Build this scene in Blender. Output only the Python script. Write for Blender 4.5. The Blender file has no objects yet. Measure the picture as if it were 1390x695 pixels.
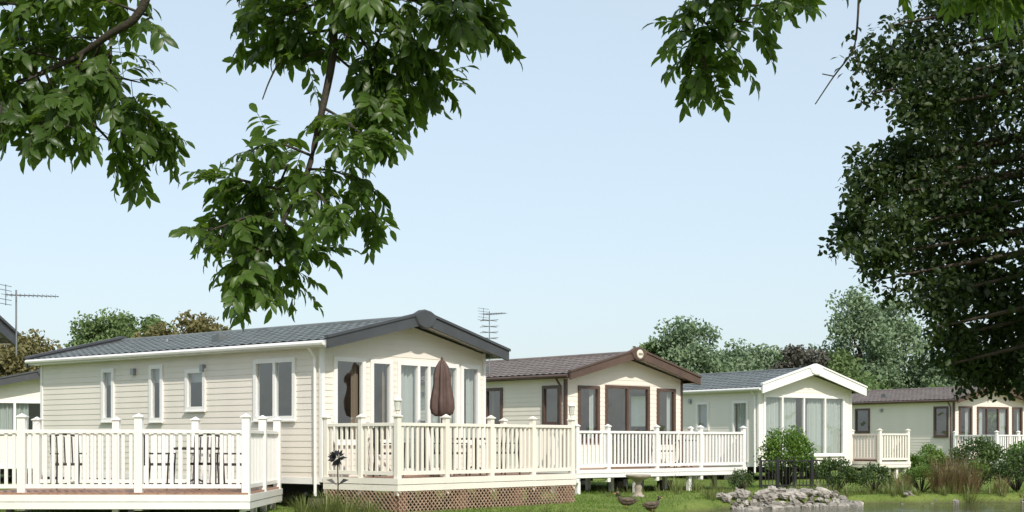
import bpy, math, random
import numpy as np
from mathutils import Vector, noise
R = random.Random(7)
NR = np.random.default_rng(11)
scene = bpy.context.scene
scene.view_settings.view_transform = 'Standard'
scene.view_settings.look = 'None'
scene.view_settings.exposure = 0

# ------------------------------------------------------------ materials
def new_mat(name):
    m = bpy.data.materials.new(name); m.use_nodes = True
    nt = m.node_tree
    return m, nt, nt.nodes['Principled BSDF'], nt.nodes['Material Output']

def mat_basic(name, col, rough=0.5, var=0.12, scale=3.0, bump=0.0, bscale=60, metallic=0.0, spec=0.5, streak=False):
    m, nt, p, o = new_mat(name)
    N, Lk = nt.nodes, nt.links
    tc = N.new('ShaderNodeTexCoord')
    nz = N.new('ShaderNodeTexNoise'); nz.inputs['Scale'].default_value = scale; nz.inputs['Detail'].default_value = 6
    if streak:
        mp = N.new('ShaderNodeMapping'); mp.inputs['Scale'].default_value = (1, 1, 0.12)
        Lk.new(tc.outputs['Object'], mp.inputs['Vector']); Lk.new(mp.outputs[0], nz.inputs['Vector'])
    else:
        Lk.new(tc.outputs['Object'], nz.inputs['Vector'])
    cr = N.new('ShaderNodeValToRGB')
    cr.color_ramp.elements[0].position = 0.3; cr.color_ramp.elements[1].position = 0.7
    cr.color_ramp.elements[0].color = (*[c * (1 - var) for c in col], 1)
    cr.color_ramp.elements[1].color = (*[min(1, c * (1 + var * 0.6)) for c in col], 1)
    Lk.new(nz.outputs['Fac'], cr.inputs[0]); Lk.new(cr.outputs[0], p.inputs['Base Color'])
    p.inputs['Roughness'].default_value = rough; p.inputs['Metallic'].default_value = metallic
    p.inputs['Specular IOR Level'].default_value = spec
    if bump > 0:
        n2 = N.new('ShaderNodeTexNoise'); n2.inputs['Scale'].default_value = bscale; n2.inputs['Detail'].default_value = 5
        Lk.new(tc.outputs['Object'], n2.inputs['Vector'])
        b = N.new('ShaderNodeBump'); b.inputs['Strength'].default_value = bump; b.inputs['Distance'].default_value = 0.02
        Lk.new(n2.outputs['Fac'], b.inputs['Height']); Lk.new(b.outputs[0], p.inputs['Normal'])
    return m

def mat_leaf(name, dark, light, trans, tfac=0.35, rough=0.45, spec=0.4):
    m, nt, p, o = new_mat(name)
    N, Lk = nt.nodes, nt.links
    at = N.new('ShaderNodeAttribute'); at.attribute_name = 'tone'
    cr = N.new('ShaderNodeValToRGB')
    cr.color_ramp.elements[0].color = (*dark, 1); cr.color_ramp.elements[1].color = (*light, 1)
    Lk.new(at.outputs['Fac'], cr.inputs[0]); Lk.new(cr.outputs[0], p.inputs['Base Color'])
    p.inputs['Roughness'].default_value = rough
    p.inputs['Specular IOR Level'].default_value = spec
    t = N.new('ShaderNodeBsdfTranslucent'); t.inputs[0].default_value = (*trans, 1)
    mx = N.new('ShaderNodeMixShader'); mx.inputs[0].default_value = tfac
    Lk.new(p.outputs[0], mx.inputs[1]); Lk.new(t.outputs[0], mx.inputs[2]); Lk.new(mx.outputs[0], o.inputs['Surface'])
    return m

def mat_glass(name):
    m, nt, p, o = new_mat(name)
    N, Lk = nt.nodes, nt.links
    N.remove(p)
    lw = N.new('ShaderNodeLayerWeight'); lw.inputs[0].default_value = 0.5
    pw = N.new('ShaderNodeMath'); pw.operation = 'POWER'; pw.inputs[1].default_value = 4.0
    Lk.new(lw.outputs['Facing'], pw.inputs[0])
    ma = N.new('ShaderNodeMath'); ma.operation = 'MULTIPLY_ADD'; ma.inputs[1].default_value = 0.8; ma.inputs[2].default_value = 0.17
    Lk.new(pw.outputs[0], ma.inputs[0])
    tr = N.new('ShaderNodeBsdfTransparent'); tr.inputs[0].default_value = (0.86, 0.9, 0.9, 1)
    gl = N.new('ShaderNodeBsdfGlossy'); gl.inputs['Roughness'].default_value = 0.02; gl.inputs[0].default_value = (1, 1, 1, 1)
    tc = N.new('ShaderNodeTexCoord'); nz = N.new('ShaderNodeTexNoise'); nz.inputs['Scale'].default_value = 1.2
    Lk.new(tc.outputs['Object'], nz.inputs['Vector'])
    b = N.new('ShaderNodeBump'); b.inputs['Strength'].default_value = 0.08; b.inputs['Distance'].default_value = 0.2
    Lk.new(nz.outputs['Fac'], b.inputs['Height']); Lk.new(b.outputs[0], gl.inputs['Normal'])
    mx = N.new('ShaderNodeMixShader')
    Lk.new(ma.outputs[0], mx.inputs[0]); Lk.new(tr.outputs[0], mx.inputs[1]); Lk.new(gl.outputs[0], mx.inputs[2])
    Lk.new(mx.outputs[0], o.inputs['Surface'])
    return m

M = {}
M['siding'] = mat_basic('siding_cream', (0.765, 0.71, 0.63), 0.5, 0.05, 1.2, 0.05, 30, streak=True)
M['siding2'] = mat_basic('siding_warm', (0.79, 0.73, 0.635), 0.5, 0.05, 1.2, 0.05, 30, streak=True)
M['siding3'] = mat_basic('siding_pale', (0.79, 0.75, 0.68), 0.5, 0.05, 1.2, 0.05, 30, streak=True)
M['white'] = mat_basic('white_pvc', (0.82, 0.805, 0.78), 0.35, 0.05, 2.0, streak=True)
M['cream'] = mat_basic('cream_pvc', (0.80, 0.755, 0.67), 0.4, 0.06, 2.0, streak=True)
M['darktrim'] = mat_basic('anthracite_trim', (0.06, 0.062, 0.067), 0.4, 0.15)
M['browntrim'] = mat_basic('brown_trim', (0.10, 0.06, 0.045), 0.4, 0.2)
M['roofgrey'] = mat_basic('roof_tiles_grey', (0.135, 0.15, 0.15), 0.4, 0.25, 2.5, 0.3, 80)
M['roofbrown'] = mat_basic('roof_tiles_brown', (0.17, 0.135, 0.12), 0.45, 0.25, 2.5, 0.3, 80)
M['glass'] = mat_glass('window_glass')
M['interior'] = mat_basic('interior_lining', (0.35, 0.28, 0.2), 0.7)
M['curtain'] = mat_leaf('curtain_fabric', (0.66, 0.69, 0.65), (0.76, 0.78, 0.74), (0.5, 0.5, 0.45), 0.25, 0.8, 0.1)
M['curtaintan'] = mat_leaf('curtain_tan', (0.35, 0.27, 0.2), (0.4, 0.32, 0.24), (0.3, 0.2, 0.15), 0.2, 0.8, 0.1)
M['chassis'] = mat_basic('chassis_dark', (0.03, 0.03, 0.03), 0.6)
M['deckwood'] = mat_basic('deck_boards', (0.36, 0.20, 0.14), 0.55, 0.25, 6, 0.2, 40)
M['lattice'] = mat_basic('lattice_tan', (0.36, 0.25, 0.18), 0.7, 0.3, 8, 0.2, 50)
M['brick'] = mat_basic('brick_piers', (0.36, 0.19, 0.13), 0.8, 0.3, 9, 0.4, 40)
M['metal'] = mat_basic('galvanised_metal', (0.35, 0.36, 0.38), 0.4, 0.1, metallic=0.8)
M['rattan'] = mat_basic('dark_rattan', (0.03, 0.024, 0.02), 0.5, 0.3, 40, 0.4, 120)
M['parasol'] = mat_basic('parasol_fabric', (0.10, 0.062, 0.052), 0.8, 0.2, 8, 0.2, 90)
M['black'] = mat_basic('black_iron', (0.012, 0.012, 0.014), 0.5, 0.2)
M['stone'] = mat_basic('pale_stone', (0.36, 0.31, 0.25), 0.85, 0.3, 7, 0.5, 40)
M['rock'] = mat_basic('bank_rock', (0.30, 0.275, 0.24), 0.9, 0.45, 4.5, 0.9, 16)
M['rockd'] = mat_basic('bank_rock_dark', (0.17, 0.155, 0.13), 0.9, 0.45, 4.5, 0.9, 16)
M['rockl'] = mat_basic('bank_rock_light', (0.40, 0.37, 0.33), 0.9, 0.4, 4.5, 0.9, 16)
M['bark'] = mat_basic('bark', (0.07, 0.055, 0.04), 0.9, 0.4, 12, 0.8, 30)
M['twig'] = mat_basic('twig_bark', (0.05, 0.04, 0.03), 0.8, 0.3, 30, 0.3, 90)
M['ashleaf'] = mat_leaf('ash_leaves', (0.024, 0.055, 0.012), (0.085, 0.145, 0.028), (0.26, 0.42, 0.04), 0.36, 0.4)
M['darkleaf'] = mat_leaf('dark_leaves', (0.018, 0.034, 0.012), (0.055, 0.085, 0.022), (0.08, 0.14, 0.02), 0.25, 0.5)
M['farleaf_g'] = mat_leaf('far_hazed_green', (0.10, 0.155, 0.065), (0.20, 0.27, 0.11), (0.2, 0.3, 0.08), 0.25, 0.7, 0.1)  # far leaf tones are paled: distance haze painted into the colour
M['farleaf_b'] = mat_leaf('far_hazed_bluegreen', (0.15, 0.215, 0.14), (0.25, 0.33, 0.19), (0.22, 0.32, 0.14), 0.25, 0.7, 0.1)
M['farleaf_o'] = mat_leaf('far_hazed_olive', (0.13, 0.125, 0.06), (0.25, 0.22, 0.10), (0.22, 0.22, 0.07), 0.25, 0.7, 0.1)
M['farleaf_d'] = mat_leaf('far_hazed_dark', (0.07, 0.075, 0.065), (0.13, 0.12, 0.10), (0.1, 0.1, 0.05), 0.2, 0.7, 0.1)
M['shrub'] = mat_leaf('shrub_leaves', (0.05, 0.11, 0.02), (0.15, 0.25, 0.04), (0.2, 0.34, 0.04), 0.3)
M['shrubdark'] = mat_leaf('shrub_dark', (0.035, 0.065, 0.02), (0.10, 0.15, 0.04), (0.1, 0.18, 0.03), 0.3)
M['reed'] = mat_leaf('reed_blades', (0.09, 0.12, 0.035), (0.22, 0.24, 0.08), (0.2, 0.25, 0.05), 0.3)
M['reedred'] = mat_leaf('rust_grass', (0.12, 0.09, 0.045), (0.26, 0.19, 0.10), (0.25, 0.17, 0.06), 0.3)
M['blade'] = mat_leaf('grass_blades', (0.08, 0.14, 0.025), (0.19, 0.28, 0.05), (0.22, 0.36, 0.05), 0.35, 0.6)
M['duck'] = mat_basic('duck_plumage', (0.11, 0.08, 0.055), 0.8, 0.7, 14)
M['duckbill'] = mat_basic('duck_bill', (0.4, 0.25, 0.06), 0.5)
M['badge'] = mat_basic('badge_cream', (0.7, 0.66, 0.55), 0.4)
M['lampglass'] = mat_basic('lantern_glass', (0.6, 0.6, 0.55), 0.15)

# ------------------------------------------------------------ mesh helpers
class MB:
    def __init__(s, f=None):
        s.v = []; s.fc = []; s.mi = []; s.f = f or (lambda a, b, c: (a, b, c)); s.mats = []; s.done = set()
    def mat(s, m):
        if m not in s.mats: s.mats.append(m)
        return s.mats.index(m)
    def poly(s, pts, m):
        b = len(s.v); s.v += [s.f(*p) for p in pts]
        s.fc.append(tuple(range(b, b + len(pts)))); s.mi.append(s.mat(m))
    def hexa(s, c, m):
        b = len(s.v); s.v += [s.f(*p) for p in c]; k = s.mat(m)
        for q in ((0, 3, 2, 1), (4, 5, 6, 7), (0, 1, 5, 4), (1, 2, 6, 5), (2, 3, 7, 6), (3, 0, 4, 7)):
            s.fc.append(tuple(b + i for i in q)); s.mi.append(k)
    def box(s, a, b, m):
        x0, y0, z0 = a; x1, y1, z1 = b
        s.hexa([(x0, y0, z0), (x1, y0, z0), (x1, y1, z0), (x0, y1, z0), (x0, y0, z1), (x1, y0, z1), (x1, y1, z1), (x0, y1, z1)], m)
    def bar(s, p, q, w, h, m):
        """box with horizontal width w, vertical height h whose axis runs p->q (centre line)"""
        p = Vector(p); q = Vector(q); d = (q - p)
        sd = Vector((-d.y, d.x, 0))
        sd = sd.normalized() * w / 2 if sd.length > 1e-6 else Vector((w / 2, 0, 0))
        up = d.cross(sd).normalized() * h / 2
        if up.z < 0: up = -up
        s.hexa([tuple(p - sd - up), tuple(p + sd - up), tuple(q + sd - up), tuple(q - sd - up),
                tuple(p - sd + up), tuple(p + sd + up), tuple(q + sd + up), tuple(q - sd + up)], m)
    def tube(s, pts, rad, m, n=8, squash=None):
        pts = [Vector(p) for p in pts]; b = len(s.v); k = s.mat(m)
        ref = Vector((0.13, 0.07, 1)).normalized()
        for i, p in enumerate(pts):
            d = (pts[min(i + 1, len(pts) - 1)] - pts[max(i - 1, 0)]).normalized()
            a = d.cross(ref)
            if a.length < 0.15: a = d.cross(Vector((1, 0.1, 0)))
            a.normalize(); c = a.cross(d).normalized()
            r = rad[i] if hasattr(rad, '__len__') else rad
            for j in range(n):
                t = 2 * math.pi * j / n
                s.v.append(s.f(*(p + a * math.cos(t) * r + c * math.sin(t) * r)))
        for i in range(len(pts) - 1):
            for j in range(n):
                j2 = (j + 1) % n
                s.fc.append((b + i * n + j, b + i * n + j2, b + (i + 1) * n + j2, b + (i + 1) * n + j)); s.mi.append(k)
        s.fc.append(tuple(b + j for j in range(n))[::-1]); s.mi.append(k)
        e = b + (len(pts) - 1) * n
        s.fc.append(tuple(e + j for j in range(n))); s.mi.append(k)
    def lathe(s, c, prof, m, n=20, fold=0, fa=0.0):
        b = len(s.v); k = s.mat(m)
        for (r, z) in prof:
            for j in range(n):
                t = 2 * math.pi * j / n
                rr = r * (1 + fa * math.cos(fold * t)) if fold else r
                s.v.append(s.f(c[0] + rr * math.cos(t), c[1] + rr * math.sin(t), c[2] + z))
        for i in range(len(prof) - 1):
            for j in range(n):
                j2 = (j + 1) % n
                s.fc.append((b + i * n + j, b + i * n + j2, b + (i + 1) * n + j2, b + (i + 1) * n + j)); s.mi.append(k)
        s.fc.append(tuple(b + j for j in range(n))[::-1]); s.mi.append(k)
        e = b + (len(prof) - 1) * n
        s.fc.append(tuple(e + j for j in range(n))); s.mi.append(k)
    def obj(s, name, parent=None, smooth=False, bevel=0):
        me = bpy.data.meshes.new(name); me.from_pydata(s.v, [], s.fc); me.update()
        for m in s.mats: me.materials.append(M[m])
        me.polygons.foreach_set('material_index', s.mi)
        if smooth: me.polygons.foreach_set('use_smooth', [True] * len(s.fc))
        o = bpy.data.objects.new(name, me); scene.collection.objects.link(o)
        if parent: o.parent = parent
        if bevel:
            bv = o.modifiers.new('bevel', 'BEVEL'); bv.width = bevel; bv.segments = 1; bv.limit_method = 'ANGLE'
        return o

def empty(name, loc, rz=0):
    e = bpy.data.objects.new(name, None); scene.collection.objects.link(e)
    e.location = loc; e.rotation_euler = (0, 0, rz); e.empty_display_size = 0.3
    return e

def unit(a):
    return a / np.maximum(np.linalg.norm(a, axis=-1, keepdims=True), 1e-9)

T_FULL = (np.array([(0, 0, 0), (.25, 0, .03), (.55, 0, .02), (.82, 0, -.05), (1, 0, -.14),
                    (.2, .34, .07), (.5, .5, .08), (.8, .3, 0), (.2, -.34, .07), (.5, -.5, .08), (.8, -.3, 0)]),
          [(0, 1, 5), (5, 1, 2, 6), (6, 2, 3, 7), (7, 3, 4), (0, 8, 1), (8, 9, 2, 1), (9, 10, 3, 2), (10, 4, 3)])
T_SIMPLE = (np.array([(0, 0, 0), (.45, .5, .08), (1, 0, -.05), (.45, -.5, .08), ]), [(0, 3, 2), (0, 2, 1)])
T_OVAL = (np.array([(0, 0, 0), (.3, .45, .06), (.75, .4, .03), (1, 0, -.05), (.75, -.4, .03), (.3, -.45, .06)]), [(0, 5, 4, 3), (0, 3, 2, 1)])

def leaf_arrays(P, D, Nn, Ln, Wd, tmpl):
    P = np.asarray(P, float); D = unit(np.asarray(D, float)); Nn = np.asarray(Nn, float)
    S = unit(np.cross(Nn, D)); U = np.cross(D, S)
    tv, tf = tmpl
    L_ = np.asarray(Ln, float)[:, None, None]; W_ = np.asarray(Wd, float)[:, None, None]
    V = P[:, None, :] + L_ * tv[None, :, 0:1] * D[:, None, :] + W_ * tv[None, :, 1:2] * S[:, None, :] + L_ * tv[None, :, 2:3] * U[:, None, :]
    return V.reshape(-1, 3), len(tv), tf

def foliage_obj(name, parts, wood=None, loc=(0, 0, 0)):
    """parts: list of (P,D,N,L,W,tmpl,matname,tone). wood: MB or None. One mesh object."""
    verts = []; loops = []; starts = []; tot = []; mi = []; tone = []; mats = []
    vo = 0; lo = 0
    def addf(lp, cnt, k):
        nonlocal lo
        loops.append(lp); n = len(cnt)
        st = lo + np.concatenate([[0], np.cumsum(cnt)[:-1]]) if n else np.zeros(0, int)
        starts.append(st); tot.append(cnt); mi.append(np.full(n, k)); lo += int(np.sum(cnt))
    if wood and wood.v:
        v = np.array(wood.v); verts.append(v)
        for m in wood.mats: mats.append(m)
        cnt = np.array([len(f) for f in wood.fc]); lp = np.concatenate([np.array(f) for f in wood.fc])
        loops.append(lp); st = np.concatenate([[0], np.cumsum(cnt)[:-1]])
        starts.append(st); tot.append(cnt); mi.append(np.array(wood.mi)); lo += int(cnt.sum())
        vo += len(v); tone.append(np.full(len(v), .5))
    for (P, D, Nn, Ln, Wd, tmpl, mn, tn) in parts:
        if len(P) == 0: continue
        V, nv, tf = leaf_arrays(P, D, Nn, Ln, Wd, tmpl)
        if mn not in mats: mats.append(mn)
        k = mats.index(mn); n = len(P)
        pat = np.concatenate([np.array(f) for f in tf]); pc = np.array([len(f) for f in tf])
        lp = (pat[None, :] + (np.arange(n) * nv)[:, None] + vo).reshape(-1)
        addf(lp, np.tile(pc, n), k)
        verts.append(V); vo += len(V); tone.append(np.repeat(tn, nv))
    V = np.concatenate(verts); LP = np.concatenate(loops); ST = np.concatenate(starts); TT = np.concatenate(tot); MI = np.concatenate(mi)
    me = bpy.data.meshes.new(name)
    me.vertices.add(len(V)); me.vertices.foreach_set('co', (V - np.array(loc)).astype(np.float32).reshape(-1))
    me.loops.add(len(LP)); me.loops.foreach_set('vertex_index', LP.astype(np.int32))
    me.polygons.add(len(ST)); me.polygons.foreach_set('loop_start', ST.astype(np.int32))
    try: me.polygons.foreach_set('loop_total', TT.astype(np.int32))
    except Exception: pass
    for m in mats: me.materials.append(M[m])
    me.polygons.foreach_set('material_index', MI.astype(np.int32))
    me.update(calc_edges=True); me.validate()
    a = me.attributes.new('tone', 'FLOAT', 'POINT'); a.data.foreach_set('value', np.concatenate(tone).astype(np.float32))
    o = bpy.data.objects.new(name, me); scene.collection.objects.link(o); o.location = loc
    return o

def rdir(n):
    return unit(NR.normal(size=(n, 3)))

def clump_leaves(centres, radii, per, size, mat, tmpl=T_OVAL, aspect=0.6, keep=None, squash=0.8, updroop=-0.35):
    P = []; tn = []
    for c, r in zip(centres, radii):
        d = rdir(per); rr = r * NR.random(per)[:, None] ** 0.45
        q = d * rr; q[:, 2] *= squash
        P.append(q + np.array(c)); tn.append(np.clip(NR.normal(.5 + R.uniform(-.25, .25), .2, per), 0, 1))
    P = np.concatenate(P); tn = np.concatenate(tn)
    if keep is not None:
        k = keep(P); P = P[k]; tn = tn[k]
    n = len(P); D = rdir(n); D[:, 2] += updroop
    Nn = rdir(n); Nn[:, 2] += 0.9
    Ln = size * NR.uniform(.7, 1.25, n)
    return (P, D, Nn, Ln, Ln * aspect, tmpl, mat, tn)

# ------------------------------------------------------------ tree builder
def broad_tree(name, pos, h, rad, mat, nclump=45, per=110, leaf=0.35, base=0.25, seed=1, clr=0.33, keep=None, trunk_r=None, shape=1.0):
    rr = random.Random(seed)
    x, y, z0 = pos; W = MB()
    tr = trunk_r or h * 0.028
    top = Vector((x + rr.uniform(-.3, .3), y, z0 + h * 0.75))
    tp = [Vector((x, y, z0 - 0.2)), Vector((x, y, z0 + h * .15)), Vector((x + rr.uniform(-.02, .02) * h, y, z0 + h * .4)), top]
    W.tube(tp, [tr * 1.25, tr, tr * .7, tr * .2], 'bark', 9)
    cz = z0 + h * (base + 1) / 2; hz = h * (1 - base) / 2
    C = []; RD = []
    for i in range(nclump):
        while True:
            d = Vector((rr.gauss(0, 1), rr.gauss(0, 1), rr.gauss(0, 1)))
            if d.length > .1: break
        d.normalize(); t = rr.uniform(.35, 1.0) ** .7
        taper = 1 - .25 * shape * max(0, d.z)
        c = Vector((x + d.x * rad * t * .82 * taper, y + d.y * rad * t * .82 * taper, cz + d.z * hz * t * .9))
        C.append(tuple(c)); RD.append(rad * clr * rr.uniform(.6, 1.15))
        if i % 3 == 0:
            s = tp[1].lerp(top, rr.uniform(.1, .8)); mid = s.lerp(c, .5) + Vector((0, 0, -.04 * h))
            W.tube([s, mid, c], [tr * .38, tr * .22, tr * .06], 'bark', 5)
    return foliage_obj(name, [clump_leaves(C, RD, per, leaf, mat, keep=keep)], W, loc=(x, y, z0))

# ------------------------------------------------------------ world, sun, camera
el = math.radians(41)
sh = Vector((0.36, -0.933)).normalized()
sd = Vector((sh.x * math.cos(el), sh.y * math.cos(el), math.sin(el)))
w = bpy.data.worlds.new("World"); scene.world = w; w.use_nodes = True
nt = w.node_tree; bg = nt.nodes['Background']
sky = nt.nodes.new('ShaderNodeTexSky'); sky.sky_type = 'NISHITA'; sky.sun_disc = False
sky.sun_elevation = el; sky.sun_rotation = math.atan2(sh.x, sh.y)
sky.air_density = 1.0; sky.dust_density = 2.0; sky.ozone_density = 1.2
hz = nt.nodes.new('ShaderNodeMixRGB'); hz.blend_type = 'MIX'; hz.inputs[0].default_value = .5; hz.inputs[2].default_value = (7.2, 8.3, 8.9, 1)
nt.links.new(sky.outputs[0], hz.inputs[1]); nt.links.new(hz.outputs[0], bg.inputs[0]); bg.inputs[1].default_value = 0.134
sl = bpy.data.lights.new('sun', 'SUN'); sl.energy = 4.1; sl.angle = math.radians(0.5); sl.color = (1, .94, .85)
so = bpy.data.objects.new('sun', sl); scene.collection.objects.link(so); so.rotation_euler = sd.to_track_quat('Z', 'Y').to_euler()
so.location = (10, -20, 30)
cam = bpy.data.cameras.new('camera'); co = bpy.data.objects.new('camera', cam); scene.collection.objects.link(co)
co.location = (0, 0, 1.25); co.rotation_euler = (math.radians(90), 0, 0)
cam.sensor_width = 36; cam.lens = 49.2; cam.shift_y = 0.182; cam.clip_end = 6000; cam.clip_start = .05
scene.camera = co

# ------------------------------------------------------------ ground and pond
PX, PR = 11.7, 9.3
def pond_e(x, y): return math.sqrt(((x - PX) / 9) ** 2 + ((y - 24) / PR) ** 2) + 0.02 * math.sin(x * 2.1) + 0.015 * math.sin(x * 5.3 + y)
def hgt(x, y):
    e = pond_e(x, y) if (abs(x - PX) < 12 and abs(y - 24) < 12) else 9
    t = min(1, max(0, (1.07 - e) / .11)); t = t * t * (3 - 2 * t)
    h = -0.75 * t
    if -40 < x < 60 and -5 < y < 90: h += 0.035 * noise.noise(Vector((x * .45, y * .45, 0)))
    return h
xs = [-3000, -1200, -500, -200, -90, -50, -30, -20] + [-15 + .35 * i for i in range(112)] + [26, 30, 40, 60, 100, 200, 500, 1200, 3000]
ys = [-800, -200, -60, -20, -5, 2, 7, 11] + [14 + .3 * i for i in range(80)] + [39, 41, 44, 48, 54, 62, 75, 95, 130, 200, 400, 900, 2000, 5000]
V = [(x, y, hgt(x, y)) for y in ys for x in xs]; nx = len(xs)
F = [(j * nx + i, j * nx + i + 1, (j + 1) * nx + i + 1, (j + 1) * nx + i) for j in range(len(ys) - 1) for i in range(nx - 1)]
me = bpy.data.meshes.new('ground'); me.from_pydata(V, [], F); me.update()
me.polygons.foreach_set('use_smooth', [True] * len(F))
g = bpy.data.objects.new('ground', me); scene.collection.objects.link(g)
m, nt, p, o = new_mat('grass_ground'); N, Lk = nt.nodes, nt.links
tc = N.new('ShaderNodeTexCoord'); n1 = N.new('ShaderNodeTexNoise'); n1.inputs['Scale'].default_value = .6; n1.inputs['Detail'].default_value = 8
n2 = N.new('ShaderNodeTexNoise'); n2.inputs['Scale'].default_value = 14; n2.inputs['Detail'].default_value = 6
Lk.new(tc.outputs['Object'], n1.inputs[0]); Lk.new(tc.outputs['Object'], n2.inputs[0])
cr = N.new('ShaderNodeValToRGB'); cr.color_ramp.elements[0].position = .35; cr.color_ramp.elements[1].position = .68
cr.color_ramp.elements[0].color = (.12, .19, .035, 1); cr.color_ramp.elements[1].color = (.25, .30, .08, 1)
mx = N.new('ShaderNodeMixRGB'); mx.blend_type = 'MULTIPLY'; mx.inputs[0].default_value = .5
Lk.new(n1.outputs['Fac'], cr.inputs[0]); Lk.new(cr.outputs[0], mx.inputs[1]); Lk.new(n2.outputs['Fac'], mx.inputs[2])
geo = N.new('ShaderNodeNewGeometry'); sp = N.new('ShaderNodeSeparateXYZ'); Lk.new(geo.outputs['Position'], sp.inputs[0])
mr = N.new('ShaderNodeMapRange'); mr.inputs[1].default_value = -.1; mr.inputs[2].default_value = -.25; Lk.new(sp.outputs[2], mr.inputs[0])
mm = N.new('ShaderNodeMixRGB'); mm.inputs[2].default_value = (.07, .055, .04, 1); Lk.new(mr.outputs[0], mm.inputs[0]); Lk.new(mx.outputs[0], mm.inputs[1])
Lk.new(mm.outputs[0], p.inputs['Base Color']); p.inputs['Roughness'].default_value = .95; p.inputs['Specular IOR Level'].default_value = .1
b = N.new('ShaderNodeBump'); b.inputs['Strength'].default_value = .8; b.inputs['Distance'].default_value = .05
Lk.new(n2.outputs['Fac'], b.inputs['Height']); Lk.new(b.outputs[0], p.inputs['Normal'])
me.materials.append(m)
# water
WZ = -0.2
wv = [(PX + 9 * 1.04 * math.cos(t), 24 + PR * 1.04 * math.sin(t), WZ) for t in [2 * math.pi * i / 96 for i in range(96)]]
me = bpy.data.meshes.new('pond_water'); me.from_pydata(wv, [], [tuple(range(96))]); me.update()
wo = bpy.data.objects.new('pond_water', me); scene.collection.objects.link(wo)
m, nt, p, o = new_mat('water'); N, Lk = nt.nodes, nt.links
p.inputs['Base Color'].default_value = (.05, .055, .035, 1); p.inputs['Roughness'].default_value = .06; p.inputs['IOR'].default_value = 1.33
tc = N.new('ShaderNodeTexCoord'); mp = N.new('ShaderNodeMapping'); mp.inputs['Scale'].default_value = (1.2, 4, 1)
n1 = N.new('ShaderNodeTexNoise'); n1.inputs['Scale'].default_value = 1.6; n1.inputs['Detail'].default_value = 4
b = N.new('ShaderNodeBump'); b.inputs['Strength'].default_value = .35; b.inputs['Distance'].default_value = .05
Lk.new(tc.outputs['Object'], mp.inputs[0]); Lk.new(mp.outputs[0], n1.inputs[0]); Lk.new(n1.outputs['Fac'], b.inputs['Height']); Lk.new(b.outputs[0], p.inputs['Normal'])
me.materials.append(m)

# ------------------------------------------------------------ caravans
def siding_wall(mb, u0, u1, z0, z1, openings, mat, gable=None, pitch=.118):
    """gable: (apex_u, apex_z) above z1."""
    ztop = gable[1] if gable else z1
    def span(z):
        if gable is None or z <= z1: return u0, u1
        t = (z - z1) / (gable[1] - z1)
        return u0 + (gable[0] - u0) * t, u1 + (gable[0] - u1) * t
    z = z0
    while z < ztop - 1e-4:
        zn = min(z + pitch, ztop)
        cuts = sorted({z, zn} | {c for o_ in openings for c in (o_[2], o_[3]) if z < c < zn} | ({z1} if z < z1 < zn else set()))
        off = lambda q: .003 + .009 * (1 - (q - z) / pitch)
        for a, b_ in zip(cuts[:-1], cuts[1:]):
            mid = (a + b_) / 2
            ops = sorted([(o_[0], o_[1]) for o_ in openings if o_[2] < mid < o_[3]])
            la, ra = span(a); lb, rb = span(b_)
            cur = la; curb = lb; segs = []
            for (p0, p1) in ops:
                segs.append((cur, p0, curb, p0)); cur = curb = p1
            segs.append((cur, ra, curb, rb))
            for (a0, a1, b0, b1) in segs:
                mb.poly([(a0, off(a), a), (a1, off(a), a), (b1, off(b_), b_), (b0, off(b_), b_)], mat)
        la, ra = span(z)
        segs = []; cur = la
        for (p0, p1) in sorted([(o_[0], o_[1]) for o_ in openings if o_[2] < z < o_[3]]):
            segs.append((cur, p0)); cur = p1
        segs.append((cur, ra))
        for a0, a1 in segs:
            mb.poly([(a0, .003, z), (a1, .003, z), (a1, .012, z), (a0, .012, z)], mat)
        z = zn

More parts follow.
